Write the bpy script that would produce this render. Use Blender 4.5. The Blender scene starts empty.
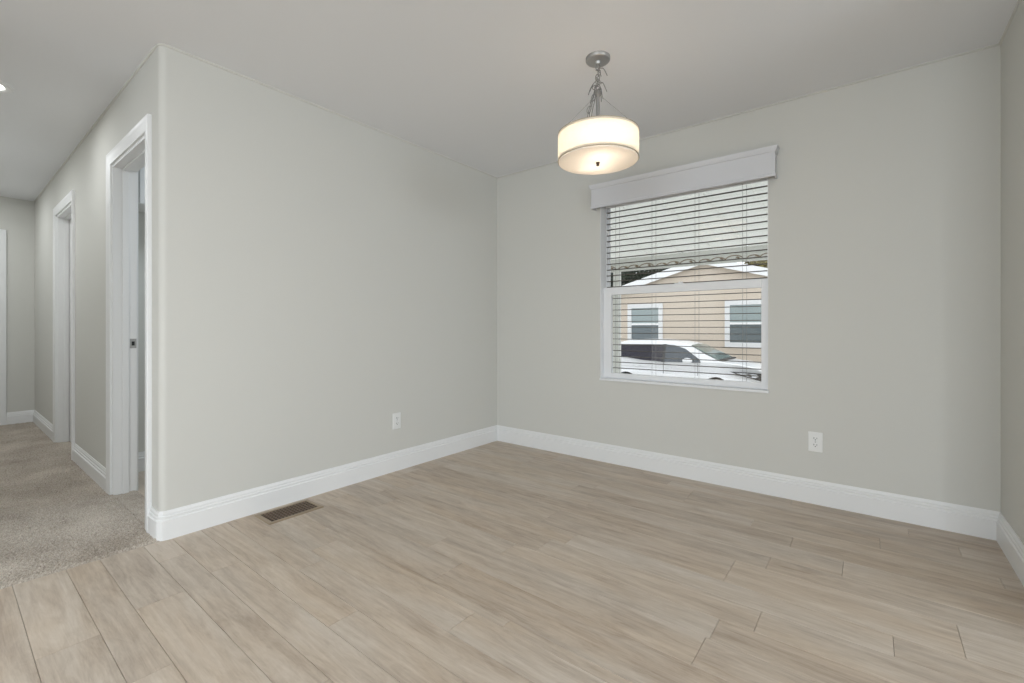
import bpy, bmesh, math, random
from mathutils import Vector, Matrix
from mathutils.geometry import tessellate_polygon
random.seed(7)
PI = math.pi
scn = bpy.context.scene
COL = scn.collection

# ------------------------------------------------------------------ camera
EYE = 1.043
cam_d = bpy.data.cameras.new('camera')
cam = bpy.data.objects.new('camera', cam_d)
COL.objects.link(cam)
cam.location = (0, 0, EYE)
cam.rotation_euler = (PI / 2, 0, math.atan(359 / 455))
cam_d.sensor_width = 36
cam_d.lens = 455 / 1024 * 36
cam_d.shift_y = -13.5 / 1024
cam_d.clip_start = 0.02
scn.camera = cam

# ------------------------------------------------------------------ world, daylight, exposure
w = bpy.data.worlds.new('overcast_sky')
scn.world = w
w.use_nodes = True
bg = w.node_tree.nodes['Background']
bg.inputs[0].default_value = (0.93, 0.965, 1.0, 1)
bg.inputs[1].default_value = 1.55
vs = scn.view_settings
vs.view_transform = 'Standard'
vs.look = 'None'
vs.gamma = 1
vs.use_curve_mapping = False
vs.exposure = 0.07


def area_light(name, loc, rot, sx, sy, power, color=(1, 1, 1)):
    d = bpy.data.lights.new(name, 'AREA')
    d.shape = 'RECTANGLE'
    d.size, d.size_y = sx, sy
    d.energy = power
    d.color = color
    o = bpy.data.objects.new(name, d)
    COL.objects.link(o)
    o.location, o.rotation_euler = loc, rot
    return o


# lamps added at the unseen living area and kitchen windows in place of daylight
DAY = (0.87, 0.985, 1.09)
area_light('daylight_fill_rear', (0.6, -4.93, 1.30), (PI / 2, 0, 0), 3.2, 1.8, 80, DAY)
area_light('daylight_fill_kitchen', (4.43, 0.6, 1.45), (PI / 2, 0, PI / 2), 2.6, 1.3, 60, DAY)

# ------------------------------------------------------------------ materials
MATS = {}


def mat(name, col, rough=0.6, metal=0.0, spec=0.4, var=0.0, vscale=8.0, bump=0.0, bscale=120.0):
    if name in MATS:
        return MATS[name]
    m = bpy.data.materials.new(name)
    m.use_nodes = True
    nt = m.node_tree
    b = nt.nodes['Principled BSDF']
    b.inputs['Base Color'].default_value = (*col, 1)
    b.inputs['Roughness'].default_value = rough
    b.inputs['Metallic'].default_value = metal
    b.inputs['Specular IOR Level'].default_value = spec
    tc = nt.nodes.new('ShaderNodeTexCoord')
    if var > 0:
        n = nt.nodes.new('ShaderNodeTexNoise')
        n.inputs['Scale'].default_value = vscale
        n.inputs['Detail'].default_value = 5
        nt.links.new(tc.outputs['Object'], n.inputs['Vector'])
        mx = nt.nodes.new('ShaderNodeMix')
        mx.data_type = 'RGBA'
        mx.inputs['A'].default_value = (*[c * (1 - var) for c in col], 1)
        mx.inputs['B'].default_value = (*[min(1, c * (1 + var)) for c in col], 1)
        nt.links.new(n.outputs['Fac'], mx.inputs['Factor'])
        nt.links.new(mx.outputs['Result'], b.inputs['Base Color'])
    if bump > 0:
        n2 = nt.nodes.new('ShaderNodeTexNoise')
        n2.inputs['Scale'].default_value = bscale
        n2.inputs['Detail'].default_value = 3
        nt.links.new(tc.outputs['Object'], n2.inputs['Vector'])
        bp = nt.nodes.new('ShaderNodeBump')
        bp.inputs['Strength'].default_value = bump
        bp.inputs['Distance'].default_value = 0.002
        nt.links.new(n2.outputs['Fac'], bp.inputs['Height'])
        nt.links.new(bp.outputs['Normal'], b.inputs['Normal'])
    MATS[name] = m
    return m


WALL = mat('greige_wall_paint', (0.690, 0.682, 0.640), 0.75, spec=0.25, bump=0.12, bscale=90)
CEIL = mat('white_ceiling_paint', (0.885, 0.89, 0.905), 0.8, spec=0.2, bump=0.15, bscale=70)
TRIM = mat('white_trim_paint', (0.87, 0.87, 0.865), 0.35, spec=0.4)
VINYL = mat('white_vinyl', (0.90, 0.905, 0.915), 0.35)
VALANCE = mat('valance_white', (0.72, 0.725, 0.75), 0.45)
PLASTIC = mat('white_plastic', (0.88, 0.88, 0.86), 0.35)
DARK = mat('dark_slot', (0.03, 0.03, 0.03), 0.6)
NICKEL = mat('brushed_nickel', (0.47, 0.465, 0.455), 0.42, 0.9, bump=0.1, bscale=200)
CORD = mat('clear_grey_cord', (0.22, 0.215, 0.21), 0.4)
BRONZE = mat('brown_register_metal', (0.38, 0.30, 0.21), 0.4, 0.5, var=0.15)
BRONZE2 = mat('dark_register_grille', (0.20, 0.14, 0.095), 0.45, 0.3)
SLAT = mat('silhouette_slat', (0.085, 0.070, 0.055), 0.5)  # white slats coloured dark, as silhouettes against the bright view
SUBFLOOR = mat('dark_seam', (0.20, 0.155, 0.12), 0.9)


def translucent(name, col, tcol, mixf=0.5, rough=0.8, weave=0.0):
    m = bpy.data.materials.new(name)
    m.use_nodes = True
    nt = m.node_tree
    nt.nodes.clear()
    out = nt.nodes.new('ShaderNodeOutputMaterial')
    d = nt.nodes.new('ShaderNodeBsdfDiffuse')
    d.inputs[0].default_value = (*col, 1)
    t = nt.nodes.new('ShaderNodeBsdfTranslucent')
    t.inputs[0].default_value = (*tcol, 1)
    mx = nt.nodes.new('ShaderNodeMixShader')
    mx.inputs[0].default_value = mixf
    nt.links.new(d.outputs[0], mx.inputs[1])
    nt.links.new(t.outputs[0], mx.inputs[2])
    nt.links.new(mx.outputs[0], out.inputs[0])
    if weave:
        tc = nt.nodes.new('ShaderNodeTexCoord')
        mp = nt.nodes.new('ShaderNodeMapping')
        mp.inputs['Scale'].default_value = (60, 60, 260)
        n = nt.nodes.new('ShaderNodeTexNoise')
        n.inputs['Scale'].default_value = 1.0
        nt.links.new(tc.outputs['Object'], mp.inputs[0])
        nt.links.new(mp.outputs[0], n.inputs['Vector'])
        mc = nt.nodes.new('ShaderNodeMix')
        mc.data_type = 'RGBA'
        mc.inputs['A'].default_value = (*[c * (1 - weave) for c in tcol], 1)
        mc.inputs['B'].default_value = (*[min(1, c * (1 + weave)) for c in tcol], 1)
        nt.links.new(n.outputs['Fac'], mc.inputs['Factor'])
        nt.links.new(mc.outputs['Result'], t.inputs[0])
    return m


FABRIC = translucent('cream_linen_shade', (0.86, 0.82, 0.75), (0.97, 0.90, 0.82), 0.55, weave=0.12)
FROST = translucent('frosted_diffuser', (0.90, 0.88, 0.84), (0.97, 0.93, 0.88), 0.42)
PATIO = translucent('pale_patio_panel', (0.78, 0.78, 0.75), (0.90, 0.90, 0.865), 0.61)


def glass(name, tint=(0.96, 0.97, 0.97), gloss=1.0):
    m = bpy.data.materials.new(name)
    m.use_nodes = True
    nt = m.node_tree
    nt.nodes.clear()
    out = nt.nodes.new('ShaderNodeOutputMaterial')
    t = nt.nodes.new('ShaderNodeBsdfTransparent')
    t.inputs[0].default_value = (*tint, 1)
    g = nt.nodes.new('ShaderNodeBsdfGlossy')
    g.inputs['Roughness'].default_value = 0.0
    fr = nt.nodes.new('ShaderNodeFresnel')
    fr.inputs[0].default_value = 1.6
    mx = nt.nodes.new('ShaderNodeMixShader')
    nt.links.new(fr.outputs[0], mx.inputs[0])
    nt.links.new(t.outputs[0], mx.inputs[1])
    nt.links.new(g.outputs[0], mx.inputs[2])
    nt.links.new(mx.outputs[0], out.inputs[0])
    return m


GLASS = glass('window_glass')


def emission(name, col, s):
    m = bpy.data.materials.new(name)
    m.use_nodes = True
    b = m.node_tree.nodes['Principled BSDF']
    b.inputs['Base Color'].default_value = (*col, 1)
    b.inputs['Emission Color'].default_value = (*col, 1)
    b.inputs['Emission Strength'].default_value = s
    return m


def floor_mat():
    m = bpy.data.materials.new('pale_oak_planks')
    m.use_nodes = True
    nt = m.node_tree
    b = nt.nodes['Principled BSDF']
    L = nt.links.new
    at = nt.nodes.new('ShaderNodeAttribute')
    at.attribute_name = 'tint'
    tc = nt.nodes.new('ShaderNodeTexCoord')
    sep = nt.nodes.new('ShaderNodeSeparateColor')
    L(at.outputs['Color'], sep.inputs[0])
    comb = nt.nodes.new('ShaderNodeCombineXYZ')
    mul = nt.nodes.new('ShaderNodeMath')
    mul.operation = 'MULTIPLY'
    mul.inputs[1].default_value = 37.0
    L(sep.outputs[1], mul.inputs[0])
    L(mul.outputs[0], comb.inputs[0])
    L(mul.outputs[0], comb.inputs[2])
    add = nt.nodes.new('ShaderNodeVectorMath')
    add.operation = 'ADD'
    L(tc.outputs['Object'], add.inputs[0])
    L(comb.outputs[0], add.inputs[1])

    def noise(sc, scale, detail, dist, rough=0.55):
        mp = nt.nodes.new('ShaderNodeMapping')
        mp.inputs['Scale'].default_value = sc
        L(add.outputs[0], mp.inputs[0])
        n = nt.nodes.new('ShaderNodeTexNoise')
        n.inputs['Scale'].default_value = scale
        n.inputs['Detail'].default_value = detail
        n.inputs['Distortion'].default_value = dist
        n.inputs['Roughness'].default_value = rough
        L(mp.outputs[0], n.inputs['Vector'])
        return n.outputs['Fac']
    big = noise((1.5, 13, 1), 1.0, 6, 1.6, 0.62)         # cloudy streaks along the plank
    fine = noise((5, 85, 1), 1.0, 8, 0.9, 0.72)    # grain lines
    mott = noise((5.5, 22, 1), 1.0, 5, 0.8, 0.7)   # short cloudy flecks
    hue = noise((0.9, 5, 1), 1.0, 3, 0.5)           # grey to brown drift

    def mth(op, a, bb, c=None):
        n = nt.nodes.new('ShaderNodeMath')
        n.operation = op
        for k, v in enumerate((a, bb, c)):
            if v is None:
                continue
            if isinstance(v, (int, float)):
                n.inputs[k].default_value = v
            else:
                L(v, n.inputs[k])
        return n.outputs[0]
    v = mth('MULTIPLY', big, 0.42)
    v = mth('MULTIPLY_ADD', mott, 0.30, v)
    v = mth('MULTIPLY_ADD', fine, 0.28, v)
    v = mth('ADD', v, mth('MULTIPLY_ADD', sep.outputs[0], 0.08, -0.04))

    def ramp(stops):
        r = nt.nodes.new('ShaderNodeValToRGB')
        e = r.color_ramp.elements
        e[0].position, e[0].color = stops[0][0], (*stops[0][1], 1)
        e[1].position, e[1].color = stops[-1][0], (*stops[-1][1], 1)
        for p, c in stops[1:-1]:
            q = e.new(p)
            q.color = (*c, 1)
        L(v, r.inputs[0])
        return r.outputs[0]
    brown = ramp([(0.36, (0.385, 0.290, 0.212)), (0.50, (0.550, 0.447, 0.346)), (0.64, (0.670, 0.570, 0.463))])
    grey = ramp([(0.36, (0.395, 0.322, 0.258)), (0.50, (0.550, 0.470, 0.388)), (0.64, (0.665, 0.590, 0.510))])
    hr_ = nt.nodes.new('ShaderNodeMapRange')
    hr_.inputs['From Min'].default_value = 0.35
    hr_.inputs['From Max'].default_value = 0.62
    L(hue, hr_.inputs['Value'])
    mx = nt.nodes.new('ShaderNodeMix')
    mx.data_type = 'RGBA'
    L(hr_.outputs[0], mx.inputs['Factor'])
    L(brown, mx.inputs['A'])
    L(grey, mx.inputs['B'])
    L(mx.outputs['Result'], b.inputs['Base Color'])
    b.inputs['Roughness'].default_value = 0.42
    b.inputs['Specular IOR Level'].default_value = 0.4
    bp = nt.nodes.new('ShaderNodeBump')
    bp.inputs['Strength'].default_value = 0.12
    bp.inputs['Distance'].default_value = 0.002
    L(fine, bp.inputs['Height'])
    L(bp.outputs[0], b.inputs['Normal'])
    return m


def carpet_mat():
    m = bpy.data.materials.new('grey_beige_carpet')
    m.use_nodes = True
    nt = m.node_tree
    b = nt.nodes['Principled BSDF']
    L = nt.links.new
    tc = nt.nodes.new('ShaderNodeTexCoord')
    n1 = nt.nodes.new('ShaderNodeTexNoise')
    n1.inputs['Scale'].default_value = 190
    n1.inputs['Detail'].default_value = 4
    n1.inputs['Roughness'].default_value = 0.7
    L(tc.outputs['Object'], n1.inputs['Vector'])
    n2 = nt.nodes.new('ShaderNodeTexNoise')
    n2.inputs['Scale'].default_value = 3.2
    n2.inputs['Detail'].default_value = 3
    L(tc.outputs['Object'], n2.inputs['Vector'])
    a = nt.nodes.new('ShaderNodeMath')
    a.operation = 'MULTIPLY_ADD'
    a.inputs[1].default_value = 0.28
    L(n2.outputs['Fac'], a.inputs[0])
    c = nt.nodes.new('ShaderNodeMath')
    c.operation = 'MULTIPLY'
    c.inputs[1].default_value = 0.72
    L(n1.outputs['Fac'], c.inputs[0])
    L(c.outputs[0], a.inputs[2])
    r = nt.nodes.new('ShaderNodeValToRGB')
    e = r.color_ramp.elements
    e[0].position, e[0].color = 0.36, (0.265, 0.225, 0.185, 1)
    e[1].position, e[1].color = 0.64, (0.63, 0.565, 0.49, 1)
    L(a.outputs[0], r.inputs[0])
    L(r.outputs[0], b.inputs['Base Color'])
    b.inputs['Roughness'].default_value = 1.0
    b.inputs['Specular IOR Level'].default_value = 0.05
    return m


# ------------------------------------------------------------------ mesh helpers
class MB:
    def __init__(self):
        self.bm = bmesh.new()

    def box(self, x0, x1, y0, y1, z0, z1, bevel=0.0, seg=2):
        r = bmesh.ops.create_cube(self.bm, size=1)
        vs_ = r['verts']
        for v in vs_:
            v.co = Vector((x0 + (v.co.x + .5) * (x1 - x0), y0 + (v.co.y + .5) * (y1 - y0), z0 + (v.co.z + .5) * (z1 - z0)))
        if bevel > 0:
            ed = list({e for v in vs_ for e in v.link_edges})
            bmesh.ops.bevel(self.bm, geom=ed, offset=bevel, segments=seg, affect='EDGES', profile=0.5)
        return self

    def poly_extrude(self, pts, vec):
        """closed 3D polygon swept along a vector"""
        a = [self.bm.verts.new(p) for p in pts]
        b = [self.bm.verts.new(Vector(p) + Vector(vec)) for p in pts]
        n = len(pts)
        self.bm.faces.new(a)
        self.bm.faces.new(b[::-1])
        for i in range(n):
            self.bm.faces.new((a[i], b[i], b[(i + 1) % n], a[(i + 1) % n]))
        return self

    def lathe(self, prof, center, n=48, axis='Z', close=False):
        rings = []
        c = Vector(center)
        for (r, h) in prof:
            ring = []
            for k in range(n):
                a = 2 * PI * k / n
                if axis == 'Z':
                    p = Vector((r * math.cos(a), r * math.sin(a), h))
                elif axis == 'Y':
                    p = Vector((r * math.cos(a), h, r * math.sin(a)))
                else:
                    p = Vector((h, r * math.cos(a), r * math.sin(a)))
                ring.append(self.bm.verts.new(c + p))
            rings.append(ring)
        m = len(rings)
        for i in range(m if close else m - 1):
            A, B = rings[i], rings[(i + 1) % m]
            for k in range(n):
                self.bm.faces.new((A[k], A[(k + 1) % n], B[(k + 1) % n], B[k]))
        if not close:
            for ring, (r, h) in ((rings[0], prof[0]), (rings[-1], prof[-1])):
                if r > 1e-5:
                    self.bm.faces.new(ring)
        return self

    def tube(self, pts, rad, n=8, closed=False):
        pts = [Vector(p) for p in pts]
        m = len(pts)
        rings = []
        up = None
        for i, p in enumerate(pts):
            if closed:
                t = pts[(i + 1) % m] - pts[i - 1]
            else:
                t = pts[min(i + 1, m - 1)] - pts[max(i - 1, 0)]
            t.normalize()
            if up is None:
                up = Vector((0, 0, 1)) if abs(t.z) < 0.9 else Vector((1, 0, 0))
            s = t.cross(up)
            if s.length < 1e-4:
                s = t.cross(Vector((0, 1, 0)))
            s.normalize()
            up = s.cross(t)
            rr = rad[i] if isinstance(rad, (list, tuple)) else rad
            rings.append([self.bm.verts.new(p + (s * math.cos(2 * PI * k / n) + up * math.sin(2 * PI * k / n)) * rr) for k in range(n)])
        for i in range(m if closed else m - 1):
            A, B = rings[i], rings[(i + 1) % m]
            for k in range(n):
                self.bm.faces.new((A[k], A[(k + 1) % n], B[(k + 1) % n], B[k]))
        if not closed:
            self.bm.faces.new(rings[0])
            self.bm.faces.new(rings[-1])
        return self

    def sweep(self, path, prof, to3d, i0=0, i1=None, close_prof=True, closed=False):
        """profile (a: to the right of the path, b: second axis) mitred along a 2D path"""
        P = [Vector(p) for p in path]
        N = len(P)
        if i1 is None:
            i1 = N - 1
        rings = []
        idx = range(N) if closed else range(i0, i1 + 1)
        for i in idx:
            if closed:
                d1 = (P[i] - P[i - 1]).normalized()
                d2 = (P[(i + 1) % N] - P[i]).normalized()
            else:
                d1 = (P[i] - P[i - 1]).normalized() if i > 0 else None
                d2 = (P[i + 1] - P[i]).normalized() if i < N - 1 else None
                d1 = d1 if d1 is not None else d2
                d2 = d2 if d2 is not None else d1
            n1, n2 = Vector((d1.y, -d1.x)), Vector((d2.y, -d2.x))
            k = (n1 + n2) / max(0.2, 1 + n1.dot(n2))
            rings.append([self.bm.verts.new(to3d(P[i].x + k.x * a, P[i].y + k.y * a, b)) for (a, b) in prof])
        M = len(prof)
        R = len(rings)
        for i in range(R if closed else R - 1):
            A, B = rings[i], rings[(i + 1) % R]
            for k in range(M if close_prof else M - 1):
                self.bm.faces.new((A[k], B[k], B[(k + 1) % M], A[(k + 1) % M]))
        if not closed and close_prof:
            self.bm.faces.new(rings[0])
            self.bm.faces.new(rings[-1])
        return self

    def build(self, name, material, parent=None, smooth=None):
        bmesh.ops.recalc_face_normals(self.bm, faces=self.bm.faces[:])
        me = bpy.data.meshes.new(name)
        self.bm.to_mesh(me)
        self.bm.free()
        me.materials.append(material)
        if smooth:
            for p in me.polygons:
                p.use_smooth = True
            me.set_sharp_from_angle(angle=math.radians(smooth))
        o = bpy.data.objects.new(name, me)
        COL.objects.link(o)
        if parent is not None:
            o.parent = parent
            o.matrix_parent_inverse = parent_world(parent).inverted()
        return o


def parent_world(p):
    m = p.matrix_basis.copy()
    q = p
    while q.parent is not None:
        m = q.parent.matrix_basis @ q.matrix_parent_inverse @ m if False else (q.parent.matrix_basis @ q.matrix_parent_inverse @ m)
        q = q.parent
    return m


def empty(name, loc=(0, 0, 0), rz=0.0):
    o = bpy.data.objects.new(name, None)
    o.empty_display_size = 0.1
    COL.objects.link(o)
    o.location = loc
    o.rotation_euler = (0, 0, rz)
    return o


def tag(o, label, cat, group=None, kind=None):
    o['label'] = label
    o['category'] = cat
    if group:
        o['group'] = group
    if kind:
        o['kind'] = kind
    return o


def struct(o):
    o['kind'] = 'structure'
    return o


# ------------------------------------------------------------------ room shell
XL, YB, XR = -2.733, 3.239, 0.50       # left wall, back wall, right wall
YH = 0.68                               # hall wall face
H = 2.44
XE = -7.25                              # hall end
T = 0.115
YBO = YB + 0.15                         # outer face of the back wall
D1 = (-3.690, -2.935)                   # near hall doorway
D2 = (-5.765, -4.977)                   # far hall doorway
DH = 2.055
W1 = (-1.671, -0.507, 0.640, 2.080)     # dining window opening


def xy(u, v, b):
    return (u, v, b)


def arc(cx, cy, r, a0, a1, n):
    return [(cx + r * math.cos(a0 + (a1 - a0) * k / n), cy + r * math.sin(a0 + (a1 - a0) * k / n)) for k in range(n + 1)]


# left wall with its rounded end turning into the hall
R = 0.032
foot = [(XL, YB)] + arc(XL - R, YH + R, R, 0, -PI / 2, 8) + [(D1[1], YH), (D1[1], YH + T), (XL - T, YH + T), (XL - T, YB)]
m = MB()
m.poly_extrude([(x, y, 0) for x, y in foot], (0, 0, H))
struct(m.build('wall_left', WALL, smooth=40))

m = MB()
m.box(D1[0], D1[1], YH, YH + T, DH, H)
m.box(D2[1], D1[0], YH, YH + T, 0, H)
m.box(D2[0], D2[1], YH, YH + T, DH, H)
m.box(XE, D2[0], YH, YH + T, 0, H)
struct(m.build('wall_hall_right', WALL))

m = MB()
m.box(XE - T, XE, -0.55, -0.36, 0, H)
m.box(XE - T, XE, -0.36, 0.40, 2.02, H)
m.box(XE - T, XE, 0.40, YBO, 0, H)
struct(m.build('wall_hall_end', WALL))
struct(MB().box(XE - T, XL, -0.55, -0.45, 0, H).build('wall_hall_left', WALL))
struct(MB().box(XL - T, XL, -5.1, -0.55, 0, H).build('wall_living_left', WALL))
struct(MB().box(-4.295, -4.18, YH + T, YB, 0, H).build('wall_bedroom', WALL))

# back wall with the dining window and the bedroom window
m = MB()
for (x0, x1, z0, z1) in ((XE, W1[0], 0, H),
                         (W1[0], W1[1], 0, W1[2]), (W1[0], W1[1], W1[3], H), (W1[1], 4.6, 0, H)):
    m.box(x0, x1, YB, YBO, z0, z1)
struct(m.build('wall_back', WALL))

# right wall stub with rounded end, kitchen beyond
YS = 2.30
foot = [(XR, YB)] + [(XR + T, YB)] + arc(XR + T - R, YS + R, R, 0, -PI / 2, 6) + arc(XR + R, YS + R, R, -PI / 2, -PI, 6)
m = MB()
m.poly_extrude([(x, y, 0) for x, y in foot], (0, 0, H))
struct(m.build('wall_right', WALL, smooth=40))

# far walls of the living area and kitchen, with the openings the added daylight lamps stand at
m = MB()
for (y0, y1, z0, z1) in ((-5.1, -0.7, 0, H), (-0.7, 1.9, 0, 0.8), (-0.7, 1.9, 2.1, H), (1.9, YBO, 0, H)):
    m.box(4.45, 4.6, y0, y1, z0, z1)
struct(m.build('wall_kitchen', WALL))
m = MB()
for (x0, x1, z0, z1) in ((XL - T, -1.02, 0, H), (-1.02, 2.22, 2.22, H), (2.22, 4.6, 0, H), (-1.02, 2.22, 0, 0.38)):
    m.box(x0, x1, -5.1, -4.95, z0, z1)
struct(m.build('wall_front', WALL))

struct(MB().box(XE - T, 4.6, -5.1, YBO, H, H + 0.2).build('ceiling', CEIL))

# plank floor: every board its own block with a thin dark seam between
rows = [-5.0]
while rows[-1] < 0.10:
    rows.append(rows[-1] + random.choice((0.11, 0.155, 0.155)))
rows = [r for r in rows if r < 0.10] + [0.082, 0.193, 0.349, 0.459, 0.615, 0.726, 0.848, 0.968, 1.09, 1.225, 1.27, 1.45, 1.61, 1.742,
                                      1.887, 2.012, 2.225, 2.358, 2.52, 2.65, 2.762, 2.906, 3.024, 3.126, 3.239]
JOINT = {2.012: [0.236, -0.478], 2.358: [-0.096], 2.762: [0.034], 3.024: [0.15], 1.742: [-0.316], 1.45: [-0.437], 1.27: [-1.425],
         1.09: [-1.142]}
rows = sorted(set(rows))
rows = [r for i, r in enumerate(rows) if i == 0 or r - rows[i - 1] > 0.03]
bm = bmesh.new()
lay = bm.loops.layers.float_color.new('tint')


def plank(x0, x1, y0, y1):
    g = 0.0006
    x0, x1, y0, y1 = x0 + g, x1 - g, y0 + g, y1 - g
    b = 0.0007
    lo = [bm.verts.new((x, y, -0.006)) for x, y in ((x0, y0), (x1, y0), (x1, y1), (x0, y1))]
    mi = [bm.verts.new((x, y, -b)) for x, y in ((x0, y0), (x1, y0), (x1, y1), (x0, y1))]
    tp = [bm.verts.new((x, y, 0)) for x, y in ((x0 + b, y0 + b), (x1 - b, y0 + b), (x1 - b, y1 - b), (x0 + b, y1 - b))]
    fs = [bm.faces.new(tp)]
    for A, B in ((lo, mi), (mi, tp)):
        for k in range(4):
            fs.append(bm.faces.new((A[k], A[(k + 1) % 4], B[(k + 1) % 4], B[k])))
    c = (random.random(), random.random(), 0, 1)
    for f in fs:
        for l in f.loops:
            l[lay] = c


for i in range(len(rows) - 1):
    y0, y1 = rows[i], rows[i + 1]
    js = sorted(JOINT.get(y0, [random.uniform(-0.5, 0.7)]))
    x = js[0]
    cuts = [x]
    while x > XL:
        x -= random.choice((0.92, 1.22, 1.22))
        cuts.insert(0, x)
    for j in js[1:]:
        cuts.append(j)
    x = cuts[-1]
    while x < 4.5:
        x += random.choice((0.92, 1.22, 1.22))
        cuts.append(x)
    cuts = [max(XL, min(4.5, c)) for c in cuts]
    for a, b in zip(cuts, cuts[1:]):
        if b - a > 0.02:
            plank(a, b, y0, y1)
y = YH + T
while y < YB:                                     # the room behind the near doorway
    plank(-4.18, -2.848, y, min(y + 0.15, YB))
    y += 0.15
me = bpy.data.meshes.new('floor')
bmesh.ops.recalc_face_normals(bm, faces=bm.faces[:])
bm.to_mesh(me)
bm.free()
me.materials.append(floor_mat())
fo = bpy.data.objects.new('floor', me)
COL.objects.link(fo)
struct(fo)
struct(MB().box(XE - T, 4.6, -5.1, YBO, -0.15, -0.0045).build('floor_base', SUBFLOOR))

# hall carpet, its pile really standing up
bm = bmesh.new()
xs = []
x = XL
while x > XE:
    xs.append(x)
    x -= 0.006 + 0.004 * min(1.0, (XL - x) / 1.5)
xs.append(XE)
ys = [-0.45 + 0.0065 * k for k in range(int((YH + 0.45) / 0.0065) + 1)] + [YH]
grid = []
for i, x in enumerate(xs):
    colv = []
    for j, y in enumerate(ys):
        h = 0.011 + random.uniform(-0.0045, 0.0045)
        xx = x
        if i == 0:
            h, xx = 0.0, x + 0.006 + random.uniform(-0.003, 0.004)
        elif i == 1:
            h *= 0.6
        colv.append(bm.verts.new((xx, y + random.uniform(-0.002, 0.002) * (0 < j < len(ys) - 1), h)))
    grid.append(colv)
for i in range(len(xs) - 1):
    for j in range(len(ys) - 1):
        bm.faces.new((grid[i][j], grid[i][j + 1], grid[i + 1][j + 1], grid[i + 1][j]))
for (a, b) in ((D1[0], D1[1]), (D2[0], D2[1])):   # into the doorways
    n = 40
    pts = [[bm.verts.new((a + (b - a) * p / n, YH + (T * q / 6), 0.010 + random.uniform(-0.004, 0.004))) for q in range(7)] for p in range(n + 1)]
    for p in range(n):
        for q in range(6):
            bm.faces.new((pts[p][q], pts[p + 1][q], pts[p + 1][q + 1], pts[p][q + 1]))
bmesh.ops.recalc_face_normals(bm, faces=bm.faces[:])
me = bpy.data.meshes.new('floor_hall_carpet')
bm.to_mesh(me)
bm.free()
me.materials.append(carpet_mat())
o = bpy.data.objects.new('floor_hall_carpet', me)
COL.objects.link(o)
struct(o)

# baseboards
BB = [(0, 0), (0.017, 0), (0.017, 0.096), (0.0115, 0.101), (0.0115, 0.109), (0.0125, 0.112), (0.0080, 0.117), (0.0080, 0.127), (0.0045, 0.134), (0.0035, 0.140), (0, 0.140)]
CW = 0.070
main = [(D1[1] + CW, YH)] + arc(XL - R, YH + R, R, -PI / 2, 0, 3) + [(XL, YB), (XR, YB), (XR, YS + 0.001)]
nA = 5
struct(MB().sweep(main, BB, xy, 0, nA).build('baseboard_left', TRIM, smooth=25))
struct(MB().sweep(main, BB, xy, nA, nA + 1).build('baseboard_back', TRIM, smooth=25))
struct(MB().sweep(main, BB, xy, nA + 1, nA + 2).build('baseboard_right', TRIM, smooth=25))
struct(MB().sweep([(D2[1] + CW, YH), (D1[0] - CW, YH)], BB, xy).build('baseboard_hall', TRIM, smooth=25))
hb = [(XE, 0.40 + CW), (XE, YH), (D2[0] - CW, YH)]
struct(MB().sweep(hb, BB, xy).build('baseboard_hall_end', TRIM, smooth=25))
struct(MB().sweep([(-4.18, YH + T), (-4.18, YB)], BB, xy).build('baseboard_bedroom', TRIM, smooth=25))

# small bead where wall and ceiling meet
BEAD = [(0, H), (0, H - 0.008), (0.003, H - 0.0076), (0.0068, H - 0.005), (0.008, H)]
struct(MB().sweep([(XE, -0.45), (XE, YH)] + main[1:], BEAD, xy).build('trim_1', WALL, smooth=40))

# ------------------------------------------------------------------ hall doors
CAS = [(0, 0), (0, 0.012), (-0.012, 0.014), (-0.045, 0.017), (-0.058, 0.020), (-0.066, 0.020), (-CW, 0.016), (-CW, 0)]


def door_frame(name, x0, x1):
    """casing, jamb and stop of an opening in the hall wall; the casing is the root"""
    def front(u, v, b):
        return (u, YH - b, v)

    def back(u, v, b):
        return (u, YH + T + b, v)
    path = [(x0, 0), (x0, DH), (x1, DH), (x1, 0)]
    root = struct(MB().sweep(path, CAS, front).sweep(path, CAS, back).build(name, TRIM, smooth=30))
    m = MB()
    j = 0.018
    m.box(x0, x0 + j, YH - 0.001, YH + T + 0.001, 0, DH - j)
    m.box(x1 - j, x1, YH - 0.001, YH + T + 0.001, 0, DH - j)
    m.box(x0, x1, YH - 0.001, YH + T + 0.001, DH - j, DH)
    m.build('jamb', TRIM, root)
    s = MB()
    s.box(x0 + j, x0 + j + 0.011, YH + 0.042, YH + 0.075, 0, DH - j, 0.002)
    s.box(x1 - j - 0.011, x1 - j, YH + 0.042, YH + 0.075, 0, DH - j, 0.002)
    s.box(x0 + j, x1 - j, YH + 0.042, YH + 0.075, DH - j - 0.011, DH - j, 0.002)
    s.build('door_stop', TRIM, root)
    return root


def door_leaf(root, to3d, wd, ht, th=0.035):
    """six-panel leaf in its own plane; to3d(u along the leaf, t thickness, z)"""
    m = MB()

    def bx(u0, u1, t0, t1, z0, z1):
        pts = [to3d(u, t, z) for u, t, z in ((u0, t0, z0), (u1, t0, z0), (u1, t1, z0), (u0, t1, z0))]
        m.poly_extrude(pts, (0, 0, z1 - z0))
    bx(0, wd, 0.006, th - 0.006, 0, ht)
    st = 0.11
    rails = [(0, 0.2), (0.85, 1.0), (ht - 0.50, ht - 0.38), (ht - 0.12, ht)]
    for (t0, t1) in ((0, 0.006), (th - 0.006, th)):
        for (a, b) in ((0, st), (wd - st, wd), (wd / 2 - 0.05, wd / 2 + 0.05)):
            bx(a, b, t0, t1, 0, ht)
        for (a, b) in rails:
            for (p, q) in ((st, wd / 2 - 0.05), (wd / 2 + 0.05, wd - st)):
                bx(p, q, t0, t1, a, b)
    return m.build('door_leaf', TRIM, root)


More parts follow.
